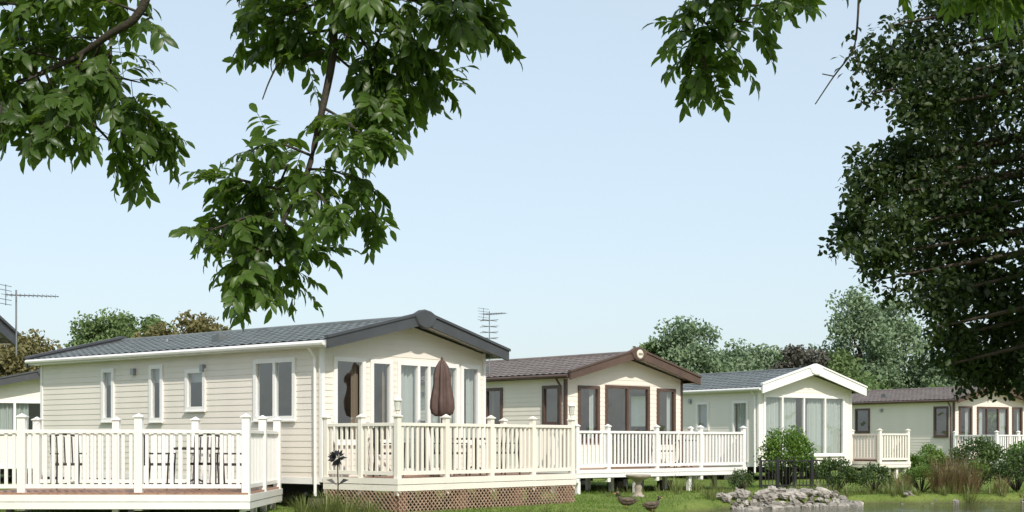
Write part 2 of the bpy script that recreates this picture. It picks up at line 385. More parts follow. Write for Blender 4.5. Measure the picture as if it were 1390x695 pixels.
def window(fr, gl, cu, ir, op, frame):
    u0, u1, z0, z1, mull, cur = op
    w_ = .055
    n0, n1 = -.05, .045
    fr.box((u0 - .03, n0, z0 - .03), (u0 + w_, n1, z1 + .03), frame)
    fr.box((u1 - w_, n0, z0 - .03), (u1 + .03, n1, z1 + .03), frame)
    fr.box((u0 + w_, n0, z1 - w_), (u1 - w_, n1 - .002, z1 + .03), frame)
    fr.box((u0 + w_, n0, z0 - .03), (u1 - w_, n1 - .002, z0 + w_), frame)
    fr.box((u0 - .05, n1 - .01, z0 - .055), (u1 + .05, n1 + .03, z0 - .031), frame)
    for m_ in mull:
        fr.box((m_ - .035, n0, z0 + w_), (m_ + .035, n1 - .004, z1 - w_), frame)
    gl.poly([(u0 + .01, 0, z0 + .01), (u1 - .01, 0, z0 + .01), (u1 - .01, 0, z1 - .01), (u0 + .01, 0, z1 - .01)], 'glass')
    def strip(a, b_, mt):
        n = max(6, int((b_ - a) / .022)); ph = R.uniform(0, 6)
        prev = None
        for i in range(n + 1):
            u = a + (b_ - a) * i / n
            d = -.15 + .032 * math.sin(u * 52 + ph) + .014 * math.sin(u * 23 + ph * 2)
            if prev:
                cu.poly([(prev[0], prev[1], z0 - .05), (u, d, z0 - .05), (u, d, z1 + .02), (prev[0], prev[1], z1 + .02)], mt)
            prev = (u, d)
    ww = u1 - u0
    if cur == 'full': strip(u0 + .02, u1 - .02, 'curtain')
    elif cur == 'sides':
        strip(u0, u0 + ww * .24, 'curtain'); strip(u1 - ww * .24, u1, 'curtain')
    elif cur == 'left': strip(u0, u0 + ww * .22, 'curtain')
    elif cur == 'right': strip(u1 - ww * .4, u1, 'curtain')
    elif cur == 'tan':
        strip(u0, u0 + ww * .25, 'curtaintan'); strip(u1 - ww * .2, u1, 'curtaintan')
    elif cur == 'half':
        strip(u0, u0 + ww * .42, 'curtain'); strip(u1 - ww * .42, u1, 'curtain')
    elif cur == 'blind':
        cu.poly([(u0, -.1, z1 - .3 * (z1 - z0)), (u1, -.1, z1 - .3 * (z1 - z0)), (u1, -.1, z1), (u0, -.1, z1)], 'curtain')

def caravan(X0, Y0, th, L, W, zb, ze, zr, front, side, siding='siding', frame='white', barge='darktrim', roof='roofgrey', ohf=.42, corner='white', badge=False, bargeh=.2, inner=None):
    root = empty('static_caravan', (X0, Y0, 0), -math.radians(th))
    wl = MB()
    maps = {'front': lambda u, n, z: (n, u, z), 'side': lambda u, n, z: (-u, -n, z),
            'far': lambda u, n, z: (-u, W + n, z), 'back': lambda u, n, z: (-L - n, u, z)}
    far = [(L * .1, L * .1 + 1.1, zb + 1.1, ze - .35, [], 'sides'), (L * .6, L * .6 + .8, zb + 1.1, ze - .35, [], 'none')]
    wins = {'front': front, 'side': side, 'far': far, 'back': []}
    wl.f = maps['front']; siding_wall(wl, 0, W, zb, ze, front, siding, (W / 2, zr - .05))
    wl.f = maps['side']; siding_wall(wl, 0, L, zb, ze, side, siding)
    wl.f = maps['far']; siding_wall(wl, 0, L, zb, ze, far, siding)
    wl.f = maps['back']; siding_wall(wl, 0, W, zb, ze, [], siding, (W / 2, zr - .05))
    wl.f = lambda a, b_, c: (a, b_, c)
    # floor, ceiling, partition
    wl.box((-L + .01, .01, zb - .12), (-.01, W - .01, zb - .002), 'chassis')
    wl.poly([(-L, .02, zb + .01), (0, .02, zb + .01), (0, W - .02, zb + .01), (-L, W - .02, zb + .01)], 'interior')
    wl.poly([(-L, 0, ze - .01), (0, 0, ze - .01), (0, W, ze - .01), (-L, W, ze - .01)], 'interior')
    for xx in (-3.3, -5.8):
        wl.poly([(xx, .02, zb), (xx, W - .02, zb), (xx, W - .02, ze), (xx, .02, ze)], 'interior')
    # sofa-like interior furniture silhouettes
    wl.box((-2.9, W - 1.1, zb + .02), (-.7, W - .3, zb + .75), 'interior')
    wl.box((-3.2, .4, zb + .02), (-2.2, 1.5, zb + .9), 'interior')
    wl.obj('walls', root)
    # corner trims + base trim
    ct = MB()
    for (x, y) in ((0, 0), (0, W), (-L, 0), (-L, W)):
        ct.box((x - (.045 if x == 0 else .03), y - (.03 if y == 0 else .045), zb - .06), (x + (.03 if x == 0 else .045), y + (.045 if y == 0 else .03), ze + (.02)), corner)
    ct.box((-L + .046, -.026, zb - .1), (-.046, .0, zb + .02), corner)
    ct.box((0, .046, zb - .1), (.026, W - .046, zb + .02), corner)
    ct.obj('corner_trim', root)
    fr = MB(); gl = MB(); cu = MB()
    for k in wins:
        for m_ in (fr, gl, cu): m_.f = maps[k]
        for op in wins[k]: window(fr, gl, cu, None, op, frame)
    fr.obj('window_frames', root); gl.obj('window_glass', root)
    if cu.v: cu.obj('curtains', root, smooth=True)
    # roof
    ohs = .22; dz = (zr - ze) / (W / 2)
    rf = MB(); k = rf.mat(roof)
    x1 = ohf; x0 = -L - .2
    nxr = int((x1 - x0) / .04)
    rows = 9
    zlow = ze - ohs * dz + .06
    for side_ in (0, 1):
        b0 = len(rf.v); prof = []
        for r_ in range(rows):
            t0 = r_ / rows; t1 = (r_ + 1) / rows
            prof.append((t0, .03)); prof.append((t1, .006))
        for (t, up) in prof:
            yy = -ohs + (W / 2 + ohs) * t; zz = zlow + (zr + .06 - zlow) * t + up
            if side_: yy = W - yy
            for i in range(nxr + 1):
                xx = x0 + (x1 - x0) * i / nxr
                rib = .022 * abs(math.sin(math.pi * xx / .24))
                rf.v.append((xx, yy, zz + rib))
        for a in range(len(prof) - 1):
            for i in range(nxr):
                q = b0 + a * (nxr + 1) + i
                rf.fc.append((q, q + 1, q + nxr + 2, q + nxr + 1)); rf.mi.append(k)
    # ridge cap
    rf.tube([(x0, W / 2, zr + .08), (x1, W / 2, zr + .08)], .06, roof, 10)
    rf.obj('roof_tiles', root)
    tr = MB()
    inner = inner or corner
    # soffit
    for s in (0, 1):
        f = (lambda y: y) if s == 0 else (lambda y: W - y)
        tr.poly([(x0, f(-ohs), zlow - .01), (x1, f(-ohs), zlow - .01), (x1, f(W / 2), zr + .03), (x0, f(W / 2), zr + .03)], inner)
        # side fascia & gutter
        tr.box((x0, min(f(-ohs - .02), f(-ohs + .01)), zlow - .1), (x1 - .04, max(f(-ohs - .02), f(-ohs + .01)), zlow + .02), corner)
        tr.tube([(x0, f(-ohs - .06), zlow - .02), (x1 - .06, f(-ohs - .06), zlow - .04)], .045, corner, 8)
        tr.poly([(x0, f(-ohs), zlow - .1), (x1, f(-ohs), zlow - .1), (x1, f(.0), zlow - .1), (x0, f(.0), zlow - .1)], inner)
        # bargeboards front/back
        for (xa, xb) in ((x1 - .01, x1 + .05), (x0 - .05, x0 + .01)):
            zl = zlow - .03; zh = zr + .04
            tr.hexa([(xa, f(-ohs - .05), zl - bargeh / 2 - .015), (xb, f(-ohs - .05), zl - bargeh / 2 - .015), (xb, f(W / 2), zh - bargeh / 2), (xa, f(W / 2), zh - bargeh / 2),
                     (xa, f(-ohs - .05), zl + bargeh / 2 - .015), (xb, f(-ohs - .05), zl + bargeh / 2 - .015), (xb, f(W / 2), zh + bargeh / 2 + .02), (xa, f(W / 2), zh + bargeh / 2 + .02)], barge)
            # raised top bead
            tr.hexa([(xa - .03, f(-ohs - .07), zl + bargeh / 2 - .02), (xb + .03, f(-ohs - .07), zl + bargeh / 2 - .02), (xb + .03, f(W / 2), zh + bargeh / 2 + .015), (xa - .03, f(W / 2), zh + bargeh / 2 + .015),
                     (xa - .03, f(-ohs - .07), zl + bargeh / 2 + .03), (xb + .03, f(-ohs - .07), zl + bargeh / 2 + .03), (xb + .03, f(W / 2), zh + bargeh / 2 + .065), (xa - .03, f(W / 2), zh + bargeh / 2 + .065)], barge)
    # apex cap : moulded shield
    zc = zr + .06
    pts = [(-.36, .06), (-.18, .15), (0, .18), (.18, .15), (.36, .06), (.22, -.15), (.1, -.2), (0, -.21), (-.1, -.2), (-.22, -.15)]
    for i in range(len(pts)):
        a = pts[i]; b_ = pts[(i + 1) % len(pts)]
        tr.poly([(x1 + .04, W / 2 + a[0], zc + a[1]), (x1 + .04, W / 2 + b_[0], zc + b_[1]), (x1 + .085, W / 2 + b_[0] * .85, zc + b_[1] * .85), (x1 + .085, W / 2 + a[0] * .85, zc + a[1] * .85)], barge)
    tr.poly([(x1 + .085, W / 2 + a[0] * .85, zc + a[1] * .85) for a in pts], barge)
    if badge:
        tr.f = lambda a, b_, c: (x1 + .087 + c, W / 2 + a, zc - .02 + b_)
        tr.lathe((0, 0, 0), [(.12, 0), (.12, .02), (.1, .03)], 'badge', 20)
        for i, uu in enumerate((-.06, -.02, .02, .06)):
            tr.box((uu - .012, -.03, .0302), (uu + .012, .03, .034), barge)
        tr.f = lambda a, b_, c: (a, b_, c)
    tr.obj('roof_trim', root)
    # underside : chassis rails, jacks, wheels
    ch = MB()
    for yy in (W * .28, W * .72):
        ch.box((-L + .2, yy - .04, zb - .32), (-.3, yy + .04, zb - .121), 'chassis')
    for xx in np.arange(-L + .6, -.2, 1.7):
        for yy in (.25, W * .5, W - .25):
            ch.box((xx - .2, yy - .1, -.05), (xx + .2, yy + .1, .2), 'stone')
            ch.tube([(xx, yy, .2), (xx, yy, zb - .12)], .035, 'chassis', 6)
    ch.f = lambda a, b_, c: (-L * .5 + a, c, b_ + .3)
    for yy in (.35, W - .55): ch.lathe((0, 0, yy), [(.12, 0), (.3, .0), (.32, .04), (.32, .16), (.3, .2), (.12, .2)], 'black', 18)
    ch.obj('chassis', root)
    # fittings: downpipe, wall lights, flue, vent
    ft = MB()
    ft.tube([(-.12, -.27, zlow - .05), (-.12, -.07, zlow - .28), (-.12, -.06, .25)], .03, corner, 8)
    for xx in (-L * .37, -L * .62):
        ft.box((xx - .05, -.09, ze - .42), (xx + .05, -.02, ze - .28), 'metal')
    zf = zlow + (zr - zlow) * .4
    ft.box((-L * .42 - .12, W * .14, zf - .05), (-L * .42 + .12, W * .14 + .25, zf + .16), 'roofgrey')
    ft.tube([(-L * .7, W * .3, zf), (-L * .7, W * .3, zf + .25)], .05, 'metal', 10)
    ft.obj('fittings', root)
    return root

def rail_run(mb, p, q, zf, zt, posts, mat, pw=.1, extra=.1, bal_w=.055, gap=.128):
    """p,q local xy; posts: list of t in [0,1]"""
    p = Vector((*p, 0)); q = Vector((*q, 0)); d = q - p; ln = d.length; dn = d / ln
    for t in posts:
        c = p + d * t
        key = (round(c.x, 1), round(c.y, 1))
        if key in mb.done: continue
        mb.done.add(key)
        mb.box((c.x - pw / 2, c.y - pw / 2, zf - .3), (c.x + pw / 2, c.y + pw / 2, zt + extra), mat)
        e = pw / 2 + .022
        mb.box((c.x - e, c.y - e, zt + extra), (c.x + e, c.y + e, zt + extra + .025), mat)
        mb.hexa([(c.x - e * .85, c.y - e * .85, zt + extra + .0255), (c.x + e * .85, c.y - e * .85, zt + extra + .0255), (c.x + e * .85, c.y + e * .85, zt + extra + .0255), (c.x - e * .85, c.y + e * .85, zt + extra + .0255)] +
                [(c.x - .01, c.y - .01, zt + extra + .07), (c.x + .01, c.y - .01, zt + extra + .07), (c.x + .01, c.y + .01, zt + extra + .07), (c.x - .01, c.y + .01, zt + extra + .07)], mat)
    ps = sorted(posts)
    for a, b_ in zip(ps[:-1], ps[1:]):
        A = p + d * a + dn * (pw / 2 + .001); B = p + d * b_ - dn * (pw / 2 + .001)
        mb.bar((A.x, A.y, zt - .03), (B.x, B.y, zt - .03), .085, .06, mat)
        mb.bar((A.x, A.y, zf + .1), (B.x, B.y, zf + .1), .05, .07, mat)
        n = max(1, int((B - A).length / gap))
        for i in range(n):
            c = A + (B - A) * ((i + .5) / n)
            s1 = Vector((c.x, c.y, 0)) - dn * bal_w / 2; s2 = s1 + dn * bal_w; sdv = Vector((-dn.y, dn.x, 0)) * .016
            mb.hexa([(*(s1 - sdv).xy, zf + .136), (*(s2 - sdv).xy, zf + .136), (*(s2 + sdv).xy, zf + .136), (*(s1 + sdv).xy, zf + .136),
                     (*(s1 - sdv).xy, zt - .061), (*(s2 - sdv).xy, zt - .061), (*(s2 + sdv).xy, zt - .061), (*(s1 + sdv).xy, zt - .061)], mat)

def deck(loc, rz, x0, x1, y0, y1, zf, zt, runs, mat, pw=.1, extra=.1, lattice=None, fascia=.2, lip=.0, name='veranda_deck'):
    root = empty(name, loc, rz)
    fl = MB()
    nb = int((x1 - x0) / .145)
    for i in range(nb):
        a = x0 + (x1 - x0) * i / nb
        fl.box((a + .003, y0 - lip, zf - .03), (a + (x1 - x0) / nb - .003, y1 + lip, zf), 'deckwood')
    fl.obj('floor_boards', root)
    fa = MB(); zt_f = zf + (.012 if lip == 0 else -.033)
    T = .035; h1 = fascia / 2 - .006
    for (za, zb_, th_) in ((zt_f - h1, zt_f, T), (zt_f - 2 * h1 - .01, zt_f - h1 - .01, T - .008)):
        fa.box((x1, y0 - th_, za), (x1 + th_, y1 + th_, zb_), mat)
        fa.box((x0, y0 - th_, za), (x1 - .0015, y0 - .001, zb_), mat)
        fa.box((x0, y1 + .001, za), (x1 - .0015, y1 + th_, zb_), mat)
    for xx in np.linspace(x0 + .15, x1 - .12, 3):
        for yy in np.linspace(y0 + .15, y1 - .15, 4):
            pw_ = .05 if lattice is None else .11
            fa.box((xx - pw_, yy - pw_, -.1), (xx + pw_, yy + pw_, zf - .04), mat if lattice is None else 'brick')
    fa.obj('fascia_and_legs', root)
    rl = MB()
    for (p, q, posts) in runs: rail_run(rl, p, q, zf, zt, posts, mat, pw, extra)
    rl.obj('balustrade', root, bevel=.004)
    if lattice:
        lt = MB(); zl = zf + .01 - fascia
        for (p, q) in lattice:
            P = Vector((*p, 0)); Q = Vector((*q, 0)); d = (Q - P); ln = d.length; dn = d / ln; nn = Vector((dn.y, -dn.x, 0))
            H = zl + .02; s = 0.0
            for layer, sg in ((0.0, 1), (.011, -1)):
                u = -H
                while u < ln + H:
                    ua, ub = (u, u + H) if sg > 0 else (u + H, u)
                    za, zb_ = -.02, zl
                    def clip(ua, ub, za, zb_):
                        if ua > ub: ua, ub, za, zb_ = ub, ua, zb_, za
                        if ub < 0 or ua > ln: return None
                        if ua < 0: za += (zb_ - za) * (-ua) / (ub - ua); ua = 0
                        if ub > ln: zb_ = za + (zb_ - za) * (ln - ua) / (ub - ua); ub = ln
                        return ua, ub, za, zb_
                    c = clip(ua, ub, za, zb_)
                    if c and c[1] - c[0] > .02:
                        A = P + dn * c[0] + nn * layer; B = P + dn * c[1] + nn * layer
                        wv_ = dn * .0155
                        lt.hexa([(A.x - wv_.x, A.y - wv_.y, c[2]), (A.x + wv_.x, A.y + wv_.y, c[2]), (A.x + wv_.x + nn.x * .008, A.y + wv_.y + nn.y * .008, c[2]), (A.x - wv_.x + nn.x * .008, A.y - wv_.y + nn.y * .008, c[2]),
                                 (B.x - wv_.x, B.y - wv_.y, c[3]), (B.x + wv_.x, B.y + wv_.y, c[3]), (B.x + wv_.x + nn.x * .008, B.y + wv_.y + nn.y * .008, c[3]), (B.x - wv_.x + nn.x * .008, B.y - wv_.y + nn.y * .008, c[3])], 'lattice')
                    u += .10
        lt.obj('lattice_skirt', root)
    return root

def lantern_on(root, x, y, z, mat='white'):
    l = MB()
    l.lathe((x, y, z), [(.035, 0), (.03, .03), (.055, .05), (.06, .06)], mat, 12)
    l.lathe((x, y, z + .06), [(.05, 0), (.065, .16)], 'lampglass', 8)
    l.lathe((x, y, z + .22), [(.085, 0), (.08, .02), (.03, .08), (.012, .1), (.012, .13)], mat, 12)
    l.obj('lantern', root)

def garden_chair(name, x, y, z, rz, parent=None):
    e = empty(name, (x, y, z), rz)
    if parent: e.parent = parent
    c = MB()
    for sx in (-.24, .24):
        c.tube([(sx, -.22, 0), (sx, -.24, .44), (sx, -.25, .62)], .016, 'rattan', 6)
        c.tube([(sx, .24, 0), (sx, .2, .44), (sx, .3, .95)], .016, 'rattan', 6)
        c.bar((sx, -.26, .63), (sx, .24, .63), .05, .025, 'rattan')
    c.box((-.25, -.24, .42), (.25, .22, .46), 'rattan')
    for i in range(7):
        u = -.2 + i * .066
        c.tube([(u, .21, .46), (u, .3, .93)], .012, 'rattan', 5)
    c.tube([(-.25, .3, .94), (0, .31, .98), (.25, .3, .94)], .02, 'rattan', 6)
    c.obj('frame', e)
    return e

def garden_table(x, y, z, parent=None):
    e = empty('garden_table', (x, y, z))
    if parent: e.parent = parent
    c = MB(); c.lathe((0, 0, .7), [(.42, 0), (.45, .015), (.45, .03), (.42, .04)], 'rattan', 24)
    c.lathe((0, 0, .1), [(.04, 0), (.03, .3), (.04, .6)], 'rattan', 10)
    for i in range(4):
        a = i * math.pi / 2 + .4
        c.tube([(.0, 0, .2), (.25 * math.cos(a), .25 * math.sin(a), .06), (.34 * math.cos(a), .34 * math.sin(a), .01)], .018, 'rattan', 6)
    c.obj('table', e, smooth=False); return e

# --- caravan nearest, grey roof
c1f = [(.30, 1.06, 1.25, 2.83, [], 'tan'), (1.25, 1.80, 1.25, 2.83, [], 'tan'), (1.99, 3.72, .68, 2.83, [2.56, 2.86, 3.30], 'half'), (3.84, 4.38, 1.25, 2.83, [], 'right')]
c1s = [(.74, 1.90, 1.70, 2.83, [1.32], 'left'), (3.46, 4.06, 1.92, 2.71, [], 'blind'), (4.88, 5.29, 1.71, 2.84, [], 'blind'), (6.62, 7.03, 1.73, 2.82, [], 'blind')]
c1 = caravan(-3.53, 26, 40, 9.45, 4.57, .57, 3.10, 3.62, c1f, c1s)
# --- brown-trim caravan
c2f = [(.46, 1.19, 1.3, 2.70, [], 'sides'), (1.47, 3.13, .68, 2.74, [2.3], 'none'), (3.49, 4.19, 1.3, 2.70, [], 'sides')]
c2s = [(.21, .82, 1.73, 2.70, [], 'none'), (2.45, 3.1, 1.73, 2.70, [], 'tan'), (5.0, 5.6, 1.7, 2.7, [], 'full')]
c2 = caravan(1.38, 36, 48, 9.5, 4.5, .55, 2.98, 3.55, c2f, c2s, 'siding2', 'browntrim', 'browntrim', 'roofbrown', corner='browntrim', badge=True, inner='cream')
# --- white-trim caravan
c3f = [(.22, 3.96, .83, 2.79, [1.05, 2.05, 3.05], 'half')]
c3s = [(.5, 1.2, .65, 2.6, [], 'full'), (2.4, 3.0, 1.7, 2.6, [], 'full')]
c3 = caravan(8.04, 45.6, 56, 9, 4.32, .55, 3.02, 3.62, c3f, c3s, 'siding3', 'white', 'white', 'roofgrey', badge=False, bargeh=.28)
# --- far right caravan
c4f = [(.3, 1.05, 1.3, 2.7, [], 'sides'), (1.4, 3.3, .68, 2.7, [2.0, 2.7], 'sides'), (3.6, 4.2, 1.3, 2.7, [], 'sides')]
c4s = [(.3, 1.0, 1.5, 2.7, [], 'none'), (4.6, 5.4, 1.7, 2.7, [], 'none'), (7.0, 7.6, 1.7, 2.7, [], 'none')]
c4 = caravan(18.0, 57, 58, 10.5, 4.5, .55, 2.98, 3.5, c4f, c4s, 'siding2', 'browntrim', 'browntrim', 'roofbrown', corner='browntrim', inner='cream')
# --- far left caravan behind
c5f = [(.5, 3.4, 1.55, 2.5, [1.3, 2.4], 'half')]
c5 = caravan(-16.3, 42, 64, 9, 4.4, .55, 2.85, 3.3, c5f, [(2, 3, 1.6, 2.5, [], 'full')], 'siding3', 'white', 'darktrim', 'roofgrey')
# --- caravan beyond the left edge of the view
c0 = caravan(-8.97, 19.9, 0, 9, 4.3, .5, 3.05, 3.55, [(.6, 1.6, 1.2, 2.7, [], 'sides'), (2.0, 3.6, .65, 2.7, [2.8], 'half')], [(1, 2, 1.6, 2.6, [], 'full')], ohf=.28)

# --- verandas
th1 = -math.radians(40)
d1 = deck((-3.53, 26, 0), th1, .06, 1.97, 0, 5.13, .60, 1.60,
          [((1.93, .04), (1.93, 5.09), [0, .25, .5, .75, 1.0]), ((.1, .04), (1.93, .04), [0, .5, 1.0]), ((.1, 5.09), (1.93, 5.09), [0, 1.0])], 'cream',
          lattice=[((1.98, 0), (1.98, 5.13)), ((.1, -.01), (1.97, -.01))], fascia=.23)
lantern_on(d1, 1.93, .04, 1.77, 'cream'); lantern_on(d1, 1.93, 5.09, 1.77, 'cream')
th2 = -math.radians(48)
d2 = deck((1.38, 36, 0), th2, .06, 2.0, -1.58, 4.81, .58, 1.53,
          [((1.96, -1.54), (1.96, 4.77), [0, .17, .45, .72, 1.0]), ((.1, 4.77), (1.96, 4.77), [0, 1]), ((.1, -1.54), (1.96, -1.54), [0, 1])], 'white')
d0 = deck((-8.9, 0, 0), 0, .06, 4.55, 23.1, 26.3, .42, 1.46,
          [((0.0, 23.17), (4.50, 23.17), [0, .175, .605, 1.0]), ((4.50, 23.17), (4.50, 26.23), [0, .5, 1.0]), ((0, 26.23), (4.50, 26.23), [0, .33, .66, 1.0])], 'white', pw=.13, extra=.2, lip=.03, fascia=.24)
d4 = deck((18.0, 57, 0), -math.radians(58), .06, 2.2, -.1, 5.2, .58, 1.55,
          [((2.16, -.06), (2.16, 5.16), [0, .25, .5, .75, 1]), ((.1, -.06), (2.16, -.06), [0, 1])], 'white')
d3 = deck((12.2, 47.6, 0), -math.radians(56), -3.5, .4, .0, 1.5, .58, 1.55,
          [((.36, .04), (.36, 1.46), [0, 1]), ((-3.4, 1.46), (.36, 1.46), [0, .33, .66, 1])], 'cream')

# deck furniture, placed in deck-local coordinates
garden_table(1.05, 3.1, .6, d1)
garden_chair('garden_chair', 1.05, 2.35, .6, math.radians(180), d1)
garden_chair('garden_chair', 1.1, 3.9, .6, 0, d1)
garden_chair('garden_chair', .55, 1.2, .6, math.radians(120), d1)
garden_table(3.3, 24.8, .42, d0)
for a_, b_, r_ in ((3.3, 25.5, 0), (4.0, 24.7, -90), (2.6, 24.9, 90), (1.0, 24.9, 30)):
    garden_chair('garden_chair', a_, b_, .42, math.radians(r_), d0)
garden_chair('garden_chair', 1.0, 2.6, .58, math.radians(160), d2); garden_table(1.0, 3.3, .58, d2)
# parasol
pe = empty('closed_parasol', (1.2, 1.98, .6)); pe.parent = d1
pm = MB()
pm.tube([(0, 0, 0), (0, 0, 2.25)], .02, 'browntrim', 8)
pm.lathe((0, 0, 0), [(.24, 0), (.24, .05), (.06, .09), (.04, .25)], 'stone', 20)
pm.lathe((0, 0, 1.15), [(.11, 0), (.17, .05), (.195, .16), (.19, .30), (.165, .45), (.14, .62), (.14, .78), (.105, .94), (.05, 1.05), (.02, 1.08)], 'parasol', 56, 7, .26)
pm.lathe((0, 0, 2.22), [(.015, 0), (.03, .02), (.02, .05), (.005, .08)], 'browntrim', 8)
pm.obj('canopy_and_pole', pe, smooth=True)

# tv aerials
def tv_aerial(base, top, az, n=9, boom=1.2, second=True):
    e = empty('tv_aerial', base); a = MB(); H = top
    a.tube([(0, 0, -.4), (0, 0, H)], .016, 'metal', 6)
    d = Vector((math.cos(az), math.sin(az), 0)); s = Vector((-d.y, d.x, 0))
    def yagi(z, L_, cnt, wd, tilt=0):
        p = Vector((0, 0, z)) - d * .2; q = Vector((0, 0, z + tilt)) + d * L_
        a.tube([p, q], .008, 'metal', 5)
        for i in range(cnt):
            c = p.lerp(q, (i + .3) / cnt); w_ = wd * (1 - .45 * i / cnt)
            a.tube([c - s * w_, c + s * w_], .005, 'metal', 4)
            a.tube([c - Vector((0, 0, .035)), c + Vector((0, 0, .035))], .004, 'metal', 4)
        for zz in (-.16, -.08, .08, .16):
            a.tube([p - s * wd + Vector((0, 0, zz)), p + s * wd + Vector((0, 0, zz))], .006, 'metal', 4)
        a.tube([p - Vector((0, 0, .18)), p + Vector((0, 0, .18))], .008, 'metal', 4)
    yagi(H - .08, boom, n, .26 if second else .18, 0 if second else -.05)
    if second:
        for zz in (.25, .42, .58, .74):
            a.tube([Vector((0, 0, H - zz)) - s * .34, Vector((0, 0, H - zz)) + s * .34], .009, 'metal', 4)
            a.tube([Vector((0, 0, H - zz)) - d * .32, Vector((0, 0, H - zz)) + d * .3], .009, 'metal', 4)
    a.obj('mast_and_elements', e)
tv_aerial((-.62, 38.4, 3.3), 1.55, math.radians(-35), 9, .55)
tv_aerial((-8.52, 24.05, 3.15), .72, math.radians(-12), 12, .8, False)

# bird bath, sculpture
e = empty('bird_bath', (2.85, 31.6, hgt(2.85, 31.6))); q = MB()
q.lathe((0, 0, -.02), [(.17, 0), (.17, .05), (.10, .08), (.07, .16), (.09, .24), (.06, .32), (.10, .40), (.24, .45), (.29, .50), (.28, .53), (.24, .52), (.10, .48)], 'stone', 24)
q.obj('bowl_and_pedestal', e, smooth=True)
e = empty('garden_ornament', (-3.03, 24.3, 0)); q = MB()
q.tube([(0, 0, -.1), (.01, 0, .5), (0, 0, .95)], .012, 'black', 6)
for i in range(60):
    d = Vector((R.gauss(0, 1), R.gauss(0, 1), R.gauss(0, 1))).normalized()
    c = Vector((0, 0, .98)); t_ = c + d * R.uniform(.13, .19)
    sdv = d.orthogonal().normalized() * .028
    q.poly([tuple(c + d * .03), tuple(c + d * .11 + sdv), tuple(t_), tuple(c + d * .11 - sdv)], 'black')
for s_ in (-1, 1):
    q.poly([(0, 0, .5), (s_ * .1, .02, .62), (s_ * .2, 0, .6), (s_ * .1, -.02, .55)], 'black')
q.obj('metal_flower', e)

# ducks
def duck(x, y, rz):
    z = hgt(x, y)
    e = empty('duck', (x, y, z), rz); q = MB(); e.scale = (.85, .85, .85)
    body = [(-.24, 0, .20), (-.19, 0, .185), (-.12, 0, .17), (-.02, 0, .16), (.08, 0, .17), (.14, 0, .205), (.165, 0, .26), (.17, 0, .31), (.185, 0, .345), (.22, 0, .35), (.245, 0, .345)]
    q.tube(body, [.012, .04, .075, .095, .088, .06, .04, .034, .045, .038, .018], 'duck', 12)
    q.tube([(.235, 0, .343), (.27, 0, .335), (.30, 0, .333)], [.018, .016, .008], 'duckbill', 8)
    for s_ in (-1, 1):
        q.tube([(0.01, s_ * .04, .1), (.0, s_ * .04, .02)], .008, 'duckbill', 6)
        q.poly([(-.01, s_ * .04 - .01, .012), (.05, s_ * .04 - .03, .008), (.05, s_ * .04 + .03, .008), (-.01, s_ * .04 + .01, .012)], 'duckbill')
        q.tube([(.08, s_ * .075, .19), (-.02, s_ * .088, .19), (-.14, s_ * .06, .2), (-.2, s_ * .03, .21)], [.02, .035, .025, .005], 'duck', 8)
    q.obj('body', e, smooth=True)
duck(2.15, 26.2, math.radians(175)); duck(2.75, 27.6, math.radians(20))

# ------------------------------------------------------------ rocks on bank
q = MB()
def add_rock(c, r):
    b = len(q.v); n1_, n2_ = 7, 5; k = q.mat(R.choice(('rock', 'rock', 'rockd', 'rockl'))); sx, sy, sz = R.uniform(.8, 1.5), R.uniform(.7, 1.2), R.uniform(.55, .95); off = R.uniform(0, 99); rot = R.uniform(0, 6)
    for i in range(n2_ + 1):
        ph = math.pi * i / n2_
        for j in range(n1_):
            t = 2 * math.pi * j / n1_ + .35 * i
            d = Vector((math.sin(ph) * math.cos(t), math.sin(ph) * math.sin(t), math.cos(ph)))
            bx = 1 / max(abs(d.x), abs(d.y), abs(d.z))
            f = (.45 + .5 * bx) * (1 + .35 * noise.noise(d * 1.9 + Vector((off, 0, 0))))
            x_, y_ = d.x * sx * f * r, d.y * sy * f * r
            q.v.append((c[0] + x_ * math.cos(rot) - y_ * math.sin(rot), c[1] + x_ * math.sin(rot) + y_ * math.cos(rot), c[2] + d.z * sz * f * r + x_ * .15))
    for i in range(n2_):
        for j in range(n1_):
            j2 = (j + 1) % n1_
            q.fc.append((b + i * n1_ + j, b + (i + 1) * n1_ + j, b + (i + 1) * n1_ + j2, b + i * n1_ + j2)); q.mi.append(k)
def bank_pt(t, e_): return PX + 9 * e_ * math.cos(t), 24 + PR * e_ * math.sin(t)
placed = []
tries = 0
while len(placed) < 150 and tries < 6000:
    tries += 1
    t = math.radians(R.uniform(114, 137)); x, y = bank_pt(t, R.uniform(.98, 1.09)); r = R.choice((.07, .09, .11, .13, .16))
    if any((x - a) ** 2 + (y - b_) ** 2 < (.75 * (r + c)) ** 2 for a, b_, c in placed): continue
    placed.append((x, y, r)); add_rock((x, y, max(hgt(x, y), -.3) + r * .35 + .05), r)
for i in range(26):
    t = math.radians(R.uniform(60, 114)); x, y = bank_pt(t, R.uniform(.99, 1.05)); add_rock((x, y, hgt(x, y) + .02), R.uniform(.04, .1))
q.obj('bank_rocks')

